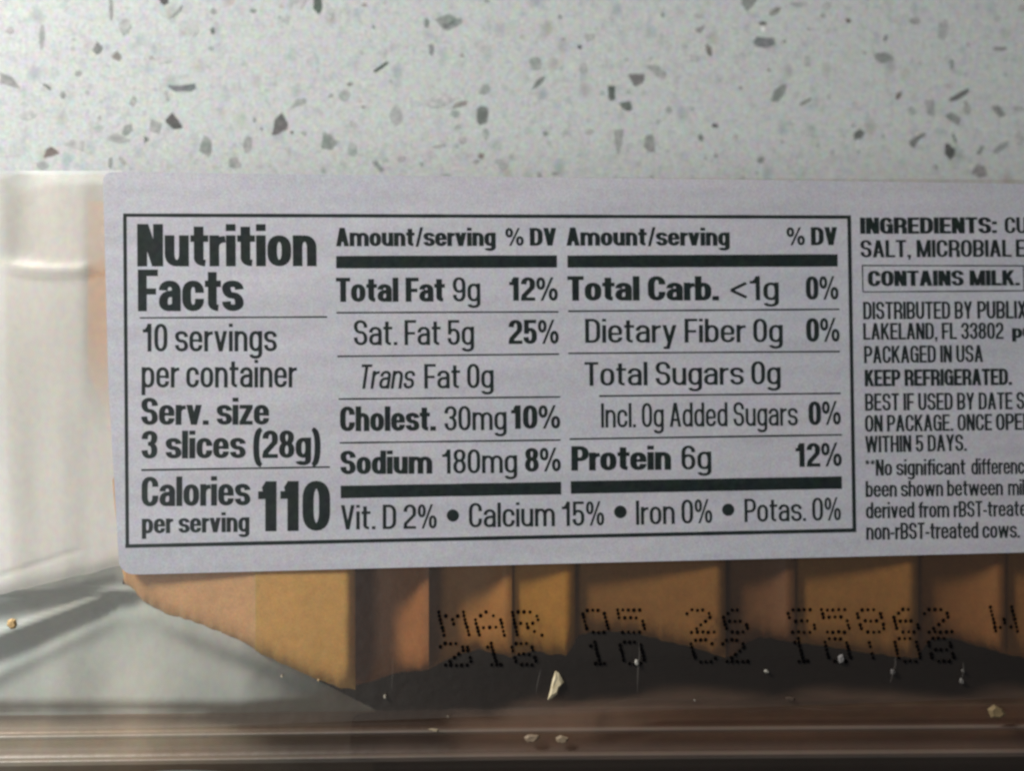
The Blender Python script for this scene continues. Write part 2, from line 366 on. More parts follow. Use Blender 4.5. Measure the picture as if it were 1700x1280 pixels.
# film over the top: gently uneven sheet
def sheet(name, x0, x1, y0, y1, nx, ny, zf, mat, parent, thick=0.0, **props):
    vs = []; fs = []
    for j in range(ny + 1):
        for i in range(nx + 1):
            x = x0 + (x1 - x0) * i / nx; y = y0 + (y1 - y0) * j / ny
            vs.append((x, y, zf(x, y)))
    for j in range(ny):
        for i in range(nx):
            a = j * (nx + 1) + i; fs.append((a, a + 1, a + nx + 2, a + nx + 1))
    return obj(name, mesh(name, local(parent, vs) if parent else vs, fs, True), mat, parent, **props)
y_film_b = P(900, 1188).y
def filmz(x, y): return H - .00015 + .00004 * noise.noise(Vector((x * 60, y * 60, 0)))
sheet("film", X0 + .002, X1, y_film_b, P(900, 293).y, 60, 30, filmz, M_FILM, PK, label="clear film stretched over the cheese")

# flange: step down, then long rounded ridges running along the pack's lower side
def profile_strip(name, prof, mat, slope, **props):
    """prof: list of (photo y at x=850, z); extruded along x, the line tilting by slope px per px"""
    vs = []; fs = []; xs = [-60 + 2500 * i / 40 for i in range(41)]
    for X in xs:
        for (y, z) in prof:
            p = P(X, y + slope(X), z); vs.append(p)
    k = len(prof)
    for i in range(40):
        for j in range(k - 1):
            fs.append((i * k + j, i * k + j + 1, (i + 1) * k + j + 1, (i + 1) * k + j))
    me = mesh(name, local(PK, vs), fs, True)
    if sum(p.normal.z for p in me.polygons) < 0: me.flip_normals()
    return obj(name, me, mat, PK, **props)
sl = lambda X: -(X - 850) * .0125 if X < 850 else -(X - 850) * .007
sd_v = []; sd_f = []; prof_ = [(1095, .0008), (1118, .0040), (1138, .0088), (1160, .0110), (1172, .0132), (1180, .0142), (1262, .0142)]
for i in range(31):
    X = 330 + 2100 * i / 30
    for y_, z_ in prof_: sd_v.append(P(X, y_ + sl(X) + 3 * noise.noise(Vector((X * .01, y_, 0))), z_ * (.25 + .75 * max(0, min(1, (X - 420) / 650)))))
for i in range(30):
    for j in range(6): sd_f.append((i * 7 + j, i * 7 + j + 1, i * 7 + j + 8, i * 7 + j + 7))
t = NT("tray_side_brown"); w = t.noise(t.coord(.3, 1.4, 1), 200, 3, .6)
t.set(Base_Color=t.mottle(t.ramp(w.outputs[0], [(.3, (.040, .025, .017)), (.75, (.105, .066, .046))]), .4), Roughness=.5)
me_ = mesh("tray_side", local(PK, sd_v), sd_f, True)
if sum(p.normal.z for p in me_.polygons) < 0: me_.flip_normals()
obj("tray_side", me_, t.m, PK, label="sloping brown side of the tray below the cheese")
def arc_prof(y0, y1, z, hgt, n=8):
    return [(y0 + (y1 - y0) * i / n, z + hgt * math.sin(math.pi * i / n)) for i in range(n + 1)]
Z1 = H - .0011
profile_strip("rim_step", [(1178, H - .0003), (1184, H - .0005), (1192, Z1 - .0004), (1203, Z1 - .0006), (1209, Z1 - .0003)], M_RIM, sl)
profile_strip("rim_ridge", arc_prof(1209, 1220, Z1, .00048), M_RIDGE, sl, label="thin raised ridge along the film edge")
profile_strip("rim_flat", [(1219.5, Z1 - .0001), (1230, Z1 - .0004), (1242, Z1 - .0004), (1249, Z1 - .0001)], M_RIM, sl)
profile_strip("rim_ridge", arc_prof(1249.5, 1263, Z1, .00070), M_RIDGE, sl, label="wider raised ridge nearest the outer edge")
M_SKIRT = clear_mat("rim_skirt_plastic", (.55, .45, .38), .05, .45, .55, (.13, .090, .068, 1))
profile_strip("rim_skirt", [(1262.5, Z1 - .0001), (1268, Z1 - .0016), (1278, Z1 - .0030), (1300, Z1 - .0034), (1315, .010), (1330, .0006)], M_SKIRT, sl)

# frosted end wall of the tray at the left, with its corner post
def patch(name, rows, mat, parent, **props):
    """rows of (px, py, z) lists of equal length"""
    vs = [P(*q) for r in rows for q in r]; k = len(rows[0]); fs = []
    for j in range(len(rows) - 1):
        for i in range(k - 1): fs.append((j * k + i, j * k + i + 1, (j + 1) * k + i + 1, (j + 1) * k + i))
    me = mesh(name, local(parent, vs) if parent else vs, fs, True)
    if sum(p.normal.z for p in me.polygons) < 0: me.flip_normals()
    return obj(name, me, mat, parent, **props)
def cornerz(px, py):
    z = H - .0006
    d = math.exp(-((py - 440 - .0035 * (px - 95) ** 2 * -.35 - 8) / 9) ** 2)     # curved bead at the bottom of the corner post
    z += .00020 * d * (1 / (1 + math.exp(-(px - 18) / 8))) / (1 + math.exp((px - 150) / 5))
    z -= .00030 / (1 + math.exp((py - 437) / 8)) * (math.exp(-((px - 38) / 34) ** 2))  # hollow left half
    return z
def wallbot(px): return 942 + (190 - px) * .24 + 5 * noise.noise(Vector((px * .03, 2, 2)))
rows = []
for j in range(136):
    row = []
    ye = 283 + 5 * j if j < 60 else 578 + 380 * (j - 59) / 76
    xr_ = 203
    for q_ in range(42):
        px = -44 + (xr_ + 44) * q_ / 41
        py = 283 + 5 * j if j < 60 else 578 + (wallbot(px) - 578) * (j - 59) / 76
        zc = cornerz(px, py)
        if py > 600:
            u = (py - 600) / 360; zc -= .0002 * u
            for cx, w_, a_ in ((22, 14, .00005), (58, 16, -.00004), (100, 16, .00005), (140, 14, -.00004)): zc += a_ * math.exp(-((px - cx - 8 * u) / w_) ** 2) * min(1, u * 2)
        zc -= .00010 * math.exp(-((py - (958 - px * .33)) / 4.5) ** 2) / (1 + math.exp((px - 130) / 8))
        row.append((px, py, zc - .0002))
    rows.append(row)
CORNER = patch("corner_post", rows, M_WALL, PK, label="frosted moulded corner of the tray beside the label")

at_ = CORNER.data.attributes.new('frost', 'FLOAT', 'POINT')
sg = lambda d: 1 / (1 + math.exp(-max(-40, min(40, d))))
fr_ = []
for row in rows:
    for (px, py, _z) in row:
        v = 1.0
        strip = sg((px - 140) / 4)
        v -= strip * (.62 * sg((py - 436) / 6) * sg((640 - py) / 38) + .36 * sg((436 - py) / 6))
        v -= .30 * sg((436 - py) / 8) * sg((78 - px) / 9) * sg((px - 2) / 5)
        v -= .22 * math.exp(-((py - 452 - 12 * math.cos((px - 90) / 60)) / 5) ** 2) * sg((px - 20) / 5)
        v *= .25 + .75 * sg((wallbot(px) - 13 - py) / 4.5)
        fr_.append(max(.1, v))
at_.data.foreach_set('value', fr_)
# ------------------------------------------------------------ paper/plastic liner seen at the left
def linx(py):
    if py < 975: return 205
    if py < 1182: return 225 + (py - 975) * 1.95
    return 620
def linez(px, py):
    z = H - .0014
    e1 = 963 + (190 - px) * .25 if px < 190 else 963 + (px - 190) * .10           # upper fold line
    e2 = 993 + (190 - px) * .48 if px < 190 else 993 - (px - 190) * .05
    s = lambda d, w: 1 / (1 + math.exp(-d / w))
    fade = 1 / (1 + math.exp((px - 225) / 20))
    z -= .0009 * s(py - e1, 5) * (fade * .8 + .2) + .0009 * s(py - e2, 6) * (fade * .8 + .2)
    z += .0005 * math.exp(-((py - (e1 + e2) / 2 - 6) / 11) ** 2) * fade + .0003 * math.exp(-((py - e2 - 34) / 16) ** 2) * fade
    z -= .0004 * math.exp(-((py - (935 + (100 - px) * .3)) / 4) ** 2) * (1 / (1 + math.exp((px - 140) / 10)))
    for cx, w, a in ((30, 14, .00007), (62, 12, -.00005), (96, 11, .00006), (128, 12, -.00006)):   # vertical flutes
        z += a * math.exp(-((px - cx) / w) ** 2) * s(900 - py, 30)
    z += .00022 * noise.noise(Vector((px * .010, py * .008, 1.0))) + .00004 * noise.noise(Vector((px * .04, py * .03, 4.0)))
    if px > 200 and py < 1182:
        edge = 985 + (px - 215) * .62 if px < 280 else 1025 + (px - 280) * .40
        amp = max(0, min(1, (px - 235) / 70)) * max(0, min(1, (590 - px) / 60))
        z += .0011 * amp * (1 - s(py - edge - 24, 7))
    if py > 1182:
        z -= .0080 * max(0, min(1, (px - 330) / 290)) ** 1.6
    elif py > 985: z -= .0050 * max(0, min(1, (px - 400) / 200)) ** 1.5 + .0004
    if py > 1165: z -= .0016 * s(py - 1182, 6)
    return z
LN = empty("liner_sheet", P(100, 900, 0) + Vector((0, 0, .012)), label="crumpled pale plastic liner sheet folded at the left end inside the pack", category="liner sheet")
rows = []
for py in range(286, 1330, 6):
    xr = linx(py) + 3 * noise.noise(Vector((py * .05, 3, 1)))
    rows.append([(-40 + (xr + 40) * i / 70, py, linez(-40 + (xr + 40) * i / 70, py) ) for i in range(71)])
sh = patch("sheet", rows, M_LINER, LN)

# ------------------------------------------------------------ cheese slices
GROUP = "cheese slices shingled inside the pack"
ED = [430, 590, 712, 850, 955, 1205, 1320, 1525, 1670, 1840, 2010, 2200]
STEP = [-.00004, .0036, .0027, .0011, .0014, .0017, .0013, .0017, .0013, .0015, .0014, .0014]
LOW = [
 [(205, 968), (240, 1000), (280, 1026), (330, 1046), (400, 1071), (430, 1083)],
 [(424, 1083), (470, 1104), (520, 1126), (566, 1143), (590, 1146)],
 [(584, 1140), (620, 1131), (650, 1120), (672, 1116), (700, 1114), (712, 1112)],
 [(706, 1114), (735, 1100), (765, 1087), (795, 1079), (820, 1085), (850, 1092)],
 [(846, 1090), (866, 1088), (886, 1079), (915, 1088), (940, 1088), (950, 1074), (955, 1066)],
 [(950, 1068), (962, 1054), (1000, 1048), (1060, 1053), (1110, 1066), (1150, 1076), (1205, 1092)],
 [(1199, 1092), (1216, 1090), (1240, 1068), (1263, 1058), (1290, 1062), (1320, 1068)],
 [(1314, 1066), (1360, 1072), (1420, 1081), (1480, 1090), (1525, 1094)],
 [(1519, 1092), (1532, 1078), (1546, 1062), (1576, 1059), (1620, 1072), (1670, 1086)],
 [(1664, 1085), (1700, 1093), (1760, 1104), (1840, 1112)],
 [(1834, 1100), (1900, 1085), (2010, 1110)], [(2004, 1100), (2100, 1090), (2200, 1112)]]
WORD = ["broad peach coloured cheese slice under the lower left corner of the label",
 "cheese slice whose bright corner reaches lowest, right of the peach coloured slice",
 "red-brown cheese slice, darkened to suggest shade, just left of the printed word MAR",
 "cheese slice behind the letters MA of the date code",
 "narrow golden cheese slice between the printed MAR and 05",
 "wide tan cheese slice behind the printed 05 and 2",
 "cheese slice darkened to suggest shade, between the printed 26 and S5862",
 "wide cheese slice behind the printed 5 8 6 of the code",
 "cheese slice between the printed code and the W at the right",
 "cheese slice at the right edge of the photo behind the W",
 "cheese slice beyond the right edge, first past the frame", "cheese slice beyond the right edge, farthest from the label's corner"]
CB = [(.76, .45, .22), (.72, .42, .13), (.31, .13, .045), (.38, .175, .045), (.48, .235, .045), (.31, .15, .045), (.17, .078, .032), (.30, .145, .042), (.25, .11, .035), (.25, .115, .035)]  # right-hand slices coloured darker, standing in for light falloff and shade
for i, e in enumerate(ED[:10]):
    prev = ED[i - 1] if i else 150
    left = prev - 6 if i else 146
    zt = H - .00026 - (.00002 * i)
    zl = zt - (STEP[i - 1] if i else .0007)
    low = LOW[i]
    if i == 0: low = [(146, 640), (176, 700), (190, 880)] + low
    def lowy(x):
        if x <= low[0][0]: return low[0][1]
        for a_, b_ in zip(low, low[1:]):
            if x <= b_[0]: return a_[1] + (b_[1] - a_[1]) * (x - a_[0]) / max(1e-6, b_[0] - a_[0])
        return low[-1][1]
    th = max(.0010, min(.0024, STEP[i] * .9))
    base = P((prev + e) / 2, 1000, 0); base.z = H - .0040
    nc = max(8, int((e - left) / 3)); rows_ = []
    for q in range(nc + 1):
        u = q / nc; x = left + (e - left) * u
        uu = max(0, min(1, (x - prev) / (e - prev)))
        z = zl + (zt - zl) * uu ** (2.6 if STEP[i - 1] > .0015 and i else 1.3)
        z -= (0 if i == 0 else .00060) * max(0, 1 - (e - x) / 18.0) ** 2                       # rounded right edge
        ly = lowy(x) + (2.4 * noise.noise(Vector((x * .07, i * 7.1, 0))) + .7 * noise.noise(Vector((x * .22, i * 3.3, 0))) if lowy(x) > 960 else 0)
        bot = P(x, ly, 0).z
        col_ = [P(x, 334, z)] + [P(x, 334 + (ly - 334) * f_, z) for f_ in (.4, .8)]
        for dy, dz in ((42, 0), (28, .00010), (18, .00026), (10, .00052), (4, .00090), (1, .0013), (0, .0013 + th * .6)):
            col_.append(P(x, ly - dy, z - dz))
        col_.append(P(x, ly - 6, z - .0014 - th * .7)); col_.append(P(x, 334, z - .0012 - th * .7))
        rows_.append(col_)
    k = len(rows_[0]); vs = [v - base for c_ in rows_ for v in c_]
    fs = [(a_ * k + j, a_ * k + (j + 1) % k, (a_ + 1) * k + (j + 1) % k, (a_ + 1) * k + j) for a_ in range(nc) for j in range(k)]
    fs += [tuple(range(k)), tuple(nc * k + j for j in range(k))[::-1]]
    me = mesh("cheese_slice", vs, fs, True); recalc(me)
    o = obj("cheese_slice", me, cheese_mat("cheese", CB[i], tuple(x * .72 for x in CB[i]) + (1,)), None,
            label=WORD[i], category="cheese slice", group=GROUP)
    o.location = base
    me.set_sharp_from_angle(angle=math.radians(50))

# ------------------------------------------------------------ label
def arc(cx, cy, r, a0, a1, n=8):
    return [(cx + r * math.cos(math.radians(a0 + (a1 - a0) * i / n)), cy + r * math.sin(math.radians(a0 + (a1 - a0) * i / n))) for i in range(n + 1)]
out = arc(186, 300, 15, 180, 270, 5)
out += [(550, 289.5), (900, 294), (1250, 298), (1500, 302), (1700, 305), (2300, 316), (2310, 330), (2320, 890)]
out += [(1700, 917.5), (1400, 925), (1000, 934.5), (600, 944.5), (240, 954)]
out += arc(222, 929, 25, 90, 172, 8) + [(180, 640)]
LZ = H; vs = [P(x, y, LZ) for x, y in out]; k = len(vs)
lab_v = vs + [p - Vector((0, 0, .00009)) for p in vs]
fs = [tuple(range(k)), tuple(range(k, 2 * k))[::-1]] + [(i, (i + 1) % k, k + (i + 1) % k, k + i) for i in range(k)]
LB = obj("label", recalc(mesh("label", local(PK, lab_v), fs)), M_PAPER, PK, label="white paper nutrition label with dark green-black print")

# --- lettering: a condensed grotesque drawn with strokes
def quarter(p0, p1, kind, n=6, e=2.25):
    r = []
    for i in range(1, n + 1):
        a = i / n * math.pi / 2; c_, s_ = max(0, math.cos(a)) ** (2 / e), math.sin(a) ** (2 / e)
        if kind == 'v': r.append((p1[0] + (p0[0] - p1[0]) * c_, p0[1] + (p1[1] - p0[1]) * s_))
        else: r.append((p0[0] + (p1[0] - p0[0]) * s_, p1[1] + (p0[1] - p1[1]) * c_))
    return r
def path(*seg):
    pts = [seg[0]]
    for s in seg[1:]:
        if len(s) == 2: pts.append(s)
        else: pts += quarter(pts[-1], (s[1], s[2]), s[0])
    return pts

def stroke(pts, sv, sh):
    """ribbon polygons along a centre line; vertical runs get width sv, horizontal ones sh"""
    closed = math.hypot(pts[0][0] - pts[-1][0], pts[0][1] - pts[-1][1]) < 1e-6
    q = [pts[0]]
    for p in pts[1:]:
        if math.hypot(p[0] - q[-1][0], p[1] - q[-1][1]) > 1e-6: q.append(p)
    n = len(q); L_, R_ = [], []
    for i in range(n):
        a = q[i - 1] if i else (q[-2] if closed else q[0]); b = q[i + 1] if i < n - 1 else (q[1] if closed else q[-1])
        c0 = q[i]
        d1 = Vector((c0[0] - a[0], c0[1] - a[1])); d2 = Vector((b[0] - c0[0], b[1] - c0[1]))
        if d1.length: d1.normalize()
        if d2.length: d2.normalize()
        d = d1 + d2
        if d.length < 1e-6: d = d2 if d2.length else d1
        d.normalize(); nx, ny = -d.y, d.x
        L_.append((c0[0] + nx * sv / 2, c0[1] + ny * sh / 2)); R_.append((c0[0] - nx * sv / 2, c0[1] - ny * sh / 2))
    return [[L_[i], R_[i], R_[i + 1], L_[i + 1]] for i in range(n - 1)]
def rect(x0, y0, x1, y1): return [[(x0, y0), (x1, y0), (x1, y1), (x0, y1)]]
def diag(x0, y0, x1, y1, w): return [[(x0 - w / 2, y0), (x0 + w / 2, y0), (x1 + w / 2, y1), (x1 - w / 2, y1)]]
def dot(cx, cy, rx, ry, k=12): return [[(cx + rx * math.cos(2 * math.pi * i / k), cy + ry * math.sin(2 * math.pi * i / k)) for i in range(k)]]

def glyph(ch, sv, sh, cw):
    """-> (polygons, advance) in cap-height units; cw = width of a cap O"""
    X = .735; lw = cw * .94; dg = sv * 1.02
    def O(W, y0, y1, kx=1.0):
        l, r, m = sv / 2, W - sv / 2, W / 2; b, t = y0 + sh / 2, y1 - sh / 2; R = min((t - b) / 2, .30 * kx)
        return path((l, (b + t) / 2), (l, t - R), ('v', m, t), ('h', r, t - R), (r, b + R), ('v', m, b), ('h', l, b + R), (l, (b + t) / 2)), l, r, m, b, t, R
    S = lambda *a: stroke(path(*a), sv, sh)
    if ch == ' ': return [], cw * .42
    if ch in 'Oo0Qc CGeDUubdpqgahnmr'.replace(' ', ''):
        pass
    W = cw; l, r, m = sv / 2, W - sv / 2, W / 2; b, t = sh / 2, 1 - sh / 2; R = .27
    if ch in 'O0':
        W = cw if ch == 'O' else cw * .94
        return stroke(O(W, 0, 1)[0], sv, sh), W
    if ch == 'D': return rect(0, 0, sv, 1) + S((sv * .6, t), (m * .9, t), ('h', r, t - R), (r, R + b), ('v', m * .9, b), (sv * .6, b)), W
    if ch == 'C': return S((r, .66), (r, t - R * .9), ('v', m, t), ('h', l, t - R), (l, b + R), ('v', m, b), ('h', r, b + R * .9), (r, .36)), W
    if ch == 'G': return S((r, .68), (r, t - R * .9), ('v', m, t), ('h', l, t - R), (l, b + R), ('v', m, b), ('h', r, b + R), (r, .52)) + rect(m, .44, W, .44 + sh) + rect(W - sv * .8, 0, W, .45), W
    if ch == 'S': return S((r, .70), ('v', m, t), ('h', l, .755), ('v', m, .515), ('h', r, .25), ('v', m, b), ('h', l, .31)), W
    if ch == 'U': return S((l, 1), (l, b + R), ('v', m, b), ('h', r, b + R), (r, 1)), W
    if ch == 'A': return diag(dg / 2, 0, m - sv * .04, 1, dg) + diag(W * 1.04 - dg / 2, 0, m + sv * .04, 1, dg) + rect(W * .2, .24, W * .82, .24 + sh * .9), W * 1.04
    if ch == 'V': return diag(dg / 2, 1, m, 0, dg) + diag(W - dg / 2, 1, m, 0, dg), W
    if ch == 'W':
        w2 = W * 1.5; d2 = dg * .92
        return diag(d2 / 2, 1, w2 * .27, 0, d2) + diag(w2 * .5, 1, w2 * .27, 0, d2) + diag(w2 * .5, 1, w2 * .73, 0, d2) + diag(w2 - d2 / 2, 1, w2 * .73, 0, d2), w2
    if ch == 'M':
        w2 = W * 1.28; return rect(0, 0, sv, 1) + rect(w2 - sv, 0, w2, 1) + diag(sv * .6, 1, w2 / 2, 0, dg * .85) + diag(w2 - sv * .6, 1, w2 / 2, 0, dg * .85), w2
    if ch == 'N': return rect(0, 0, sv, 1) + rect(W - sv, 0, W, 1) + diag(sv * .62, 1, W - sv * .62, 0, dg), W
    if ch == 'K': return rect(0, 0, sv, 1) + diag(sv * .6, .36, W - dg / 2, 1, dg) + diag(sv + W * .12, .56, W * 1.02 - dg / 2, 0, dg), W
    if ch == 'X': return diag(dg / 2, 0, W - dg / 2, 1, dg) + diag(dg / 2, 1, W - dg / 2, 0, dg), W
    if ch == 'Y': return rect(m - sv / 2, 0, m + sv / 2, .44) + diag(m, .40, dg / 2, 1, dg) + diag(m, .40, W - dg / 2, 1, dg), W
    if ch == 'Z': return rect(0, 0, W * .92, sh) + rect(0, 1 - sh, W * .92, 1) + diag(dg / 2, sh * .8, W * .92 - dg / 2, 1 - sh * .8, dg), W * .92
    if ch == 'I': return rect(0, 0, sv, 1), sv
    if ch == 'L': return rect(0, 0, sv, 1) + rect(0, 0, W * .86, sh), W * .84
    if ch == 'E': return rect(0, 0, sv, 1) + rect(0, 0, W * .88, sh) + rect(0, 1 - sh, W * .88, 1) + rect(0, .5 - sh * .45, W * .82, .5 + sh * .5), W * .88
    if ch == 'F': return rect(0, 0, sv, 1) + rect(0, 1 - sh, W * .86, 1) + rect(0, .47 - sh * .45, W * .78, .47 + sh * .5), W * .84
    if ch == 'T': return rect(W * .46 - sv / 2, 0, W * .46 + sv / 2, 1) + rect(0, 1 - sh, W * .92, 1), W * .92
    if ch == 'H': return rect(0, 0, sv, 1) + rect(W - sv, 0, W, 1) + rect(0, .5 - sh / 2, W, .5 + sh / 2), W
    if ch in 'PRB':
        g = rect(0, 0, sv, 1); yb_ = .46
        g += S((sv * .6, t), (m, t), ('h', r, (t + yb_) / 2), ('v', m, yb_), (sv * .6, yb_))
        if ch == 'R': g += S((m, yb_), ('h', r, yb_ - .18), (r, 0))
        if ch == 'B': g += S((m, yb_ + .04), ('h', r, (yb_ + b) / 2), ('v', m, b), (sv * .6, b))
        return g, W * (.96 if ch == 'P' else 1)
    # digits
    if ch == '1':
        w1 = cw * .62; return rect(w1 - sv, 0, w1, 1) + [[(0, .80), (0, .80 - sh), (w1 - sv, .80 - sh), (w1 - sv, 1), (w1 - sv * .95, 1), (w1 - sv * 1.3, .88), (w1 * .25, .80)]], w1 * 1.12
    D = cw * .93; r = D - sv / 2; m = D / 2
    if ch == '2': return S((l, .70), ('v', m, t), ('h', r, .74), (r, .66), (r - sv * .05, .56), (l + sv * .1, .22), (l, sh * .6)) + rect(0, 0, D, sh), D
    if ch == '3': return S((l, .70), ('v', m, t), ('h', r, .76), ('v', m, .53), (m * .8, .53)) + S((m * .8, .53), (m, .53), ('h', r, .28), ('v', m, b), ('h', l, .30)), D
    if ch == '5': return rect(sv * .35, 1 - sh, D * .95, 1) + rect(sv * .15, .42, sv * 1.05, 1) + S((l + sv * .1, .48), ('v', m, .64 - sh * .3), ('h', r, .36), (r, .30), ('v', m, b), ('h', l, .28)), D
    if ch == '6': return S((r, .72), ('v', m, t), ('h', l, .68), (l, .32), ('v', m, b), ('h', r, .32), ('v', m, .61 - sh * .2), ('h', l, .42)), D
    if ch == '9': return S((l, .28), ('v', m, b), ('h', r, .32), (r, .68), ('v', m, t), ('h', l, .68), ('v', m, .39 + sh * .2), ('h', r, .58)), D
    if ch == '8': return S((m, .53), ('h', l + sv * .08, .755), ('v', m, t), ('h', r - sv * .08, .755), ('v', m, .53)) + S((m, .53), ('h', l, .28), ('v', m, b), ('h', r, .28), ('v', m, .53)), D
    if ch == '%':
        s2, h2 = min(sv * .86, cw * .215), sh * .92; w3 = cw * 1.42; ow = cw * .60
        def o2(x, y0, y1):
            l_, r_, m_, b_, t_ = x + s2 / 2, x + ow - s2 / 2, x + ow / 2, y0 + h2 / 2, y1 - h2 / 2; c_ = (b_ + t_) / 2
            return stroke(path((l_, c_), ('v', m_, t_), ('h', r_, c_), ('v', m_, b_), ('h', l_, c_)), s2, h2)
        return o2(0, .46, 1) + o2(w3 - ow, 0, .54) + diag(w3 * .26, 0, w3 * .74, 1, s2 * .8), w3
    # lower case
    W = lw; r = W - sv / 2; m = W / 2; xt = X - sh / 2; R = .22
    if ch == 'o': return stroke(O(W, 0, X, .8)[0], sv, sh), W
    if ch in 'bdpqg':
        g = stroke(O(W, 0, X, .8)[0], sv, sh)
        if ch == 'b': g += rect(0, 0, sv, 1)
        if ch == 'd': g += rect(W - sv, 0, W, 1)
        if ch == 'p': g += rect(0, -.27, sv, X)
        if ch == 'q': g += rect(W - sv, -.27, W, X)
        if ch == 'g': g += S((r, X), (r, -.06), ('v', m, -.27 + sh / 2), ('h', l, -.12))
        return g, W
    if ch == 'c': return S((r, xt - R * .9 - .02), (r, xt - R * .9), ('v', m, xt), ('h', l, xt - R), (l, b + R), ('v', m, b), ('h', r, b + R * .9), (r, b + R * .9 + .02)), W * .98
    if ch == 'e': return S((l, .37), (r, .37), (r, xt - R), ('v', m, xt), ('h', l, xt - R), (l, b + R), ('v', m, b), ('h', r, b + R * .7), (r, b + R * .7 + .02)) if sv < .15 else \
        S((r, .33), (r, xt - R), ('v', m, xt), ('h', l, xt - R), (l, b + R), ('v', m, b), ('h', r, b + R * .7), (r, b + R * .7 + .02)) + rect(l, .40 - sh * .42, r, .40 + sh * .30), W
    if ch == 'a': return S((l, .50), ('v', m, xt), ('h', r, xt - R * .8), (r, 0)) + S((r, .43), (m * 1.05, .415), ('h', l, .22), ('v', m * .9, b), ('h', r, .22)), W
    if ch in 'hn': return rect(0, 0, sv, 1 if ch == 'h' else X) + S((l, xt - R), ('v', m, xt), ('h', r, xt - R), (r, 0)), W
    if ch == 'm':
        w2 = W * 1.62 + sv * .1; mm = w2 / 2
        return rect(0, 0, sv, X) + S((l, xt - R), ('v', (l + mm) / 2, xt), ('h', mm, xt - R), (mm, 0)) + S((mm, xt - R), ('v', (mm + w2 - l) / 2, xt), ('h', w2 - l, xt - R), (w2 - l, 0)), w2
    if ch == 'u': return S((l, X), (l, b + R), ('v', m, b), ('h', r, b + R)) + rect(W - sv, 0, W, X), W
    if ch == 'r': return rect(0, 0, sv, X) + S((l, xt - R), ('v', W * .66, xt - sh * .1)), W * .62
    if ch == 's': return S((r, .52), ('v', m, xt), ('h', l, .56), ('v', m, .375), ('h', r, .19), ('v', m, b), ('h', l, .23)), W * .96
    if ch == 't': return S((W * .14 + l, .94), (W * .14 + l, b + .12), ('v', W * .14 + l + .16, b)) + rect(0, X - sh, W * .62 + sv * .3, X), W * .60 + sv * .3
    if ch == 'f': return S((W * .14 + l, 0), (W * .14 + l, t - .14), ('v', W * .14 + l + .16, t)) + rect(0, X - sh, W * .62 + sv * .2, X), W * .56 + sv * .2
    if ch == 'i': return rect(0, 0, sv, X) + rect(0, 1 - sh * 1.05, sv, 1), sv
    if ch == 'l': return rect(0, 0, sv, 1), sv
    if ch == 'v': return diag(dg / 2, X, m, 0, dg) + diag(W - dg / 2, X, m, 0, dg), W
    if ch == 'y': return diag(dg / 2, X, m, 0, dg) + diag(W - dg / 2, X, W * .36, -.27, dg) + rect(W * .08, -.27, W * .38, -.27 + sh), W
    if ch == 'w':
        w2 = W * 1.5; d2 = dg * .9
        return diag(d2 / 2, X, w2 * .27, 0, d2) + diag(w2 * .5, X, w2 * .27, 0, d2) + diag(w2 * .5, X, w2 * .73, 0, d2) + diag(w2 - d2 / 2, X, w2 * .73, 0, d2), w2
    if ch == 'k': return rect(0, 0, sv, 1) + diag(sv * .6, .24, W - dg / 2, X, dg) + diag(sv + W * .1, .38, W - dg / 2, 0, dg), W
    if ch == 'z': w = W * .86; return rect(0, 0, w, sh) + rect(0, X - sh, w, X) + diag(dg / 2, sh * .8, w - dg / 2, X - sh * .8, dg), w
    if ch == '.': return rect(0, 0, sv, sh * 1.15), sv
    if ch == ',': return rect(0, 0, sv, sh * 1.15) + diag(sv * .45, -.14, sv * .75, .02, sv * .5), sv
    if ch == ':': return rect(0, .02, sv, sh * 1.15 + .02) + rect(0, X - sh * 1.15, sv, X), sv
    if ch == '/': return diag(sv * .4, -.03, cw * .55, 1.03, sv * .62), cw * .52 + sv * .3
    if ch == '-': return rect(0, .30, cw * .5, .30 + sh), cw * .5
    if ch == '*': return [q for a in (90, 30, 150) for q in [[(.16 + .15 * math.cos(math.radians(a)) * s1 - .035 * math.sin(math.radians(a)) * s2_, .84 + .15 * math.sin(math.radians(a)) * s1 + .035 * math.cos(math.radians(a)) * s2_) for s1, s2_ in ((1, 1), (1, -1), (-1, -1), (-1, 1))]]], .32
    if ch == '<': return stroke([(.56, .72), (.06, .42)], sv, sh) + stroke([(.06, .42), (.56, .12)], sv, sh), .60
    if ch == '(': return S((cw * .5, 1.04), ('h', l, .42), (l, .36), ('v', cw * .5, -.26)), cw * .48
    if ch == ')': return S((0, 1.04), ('h', cw * .5 - l, .42), (cw * .5 - l, .36), ('v', 0, -.26)), cw * .48
    return rect(0, 0, sv, 1), sv

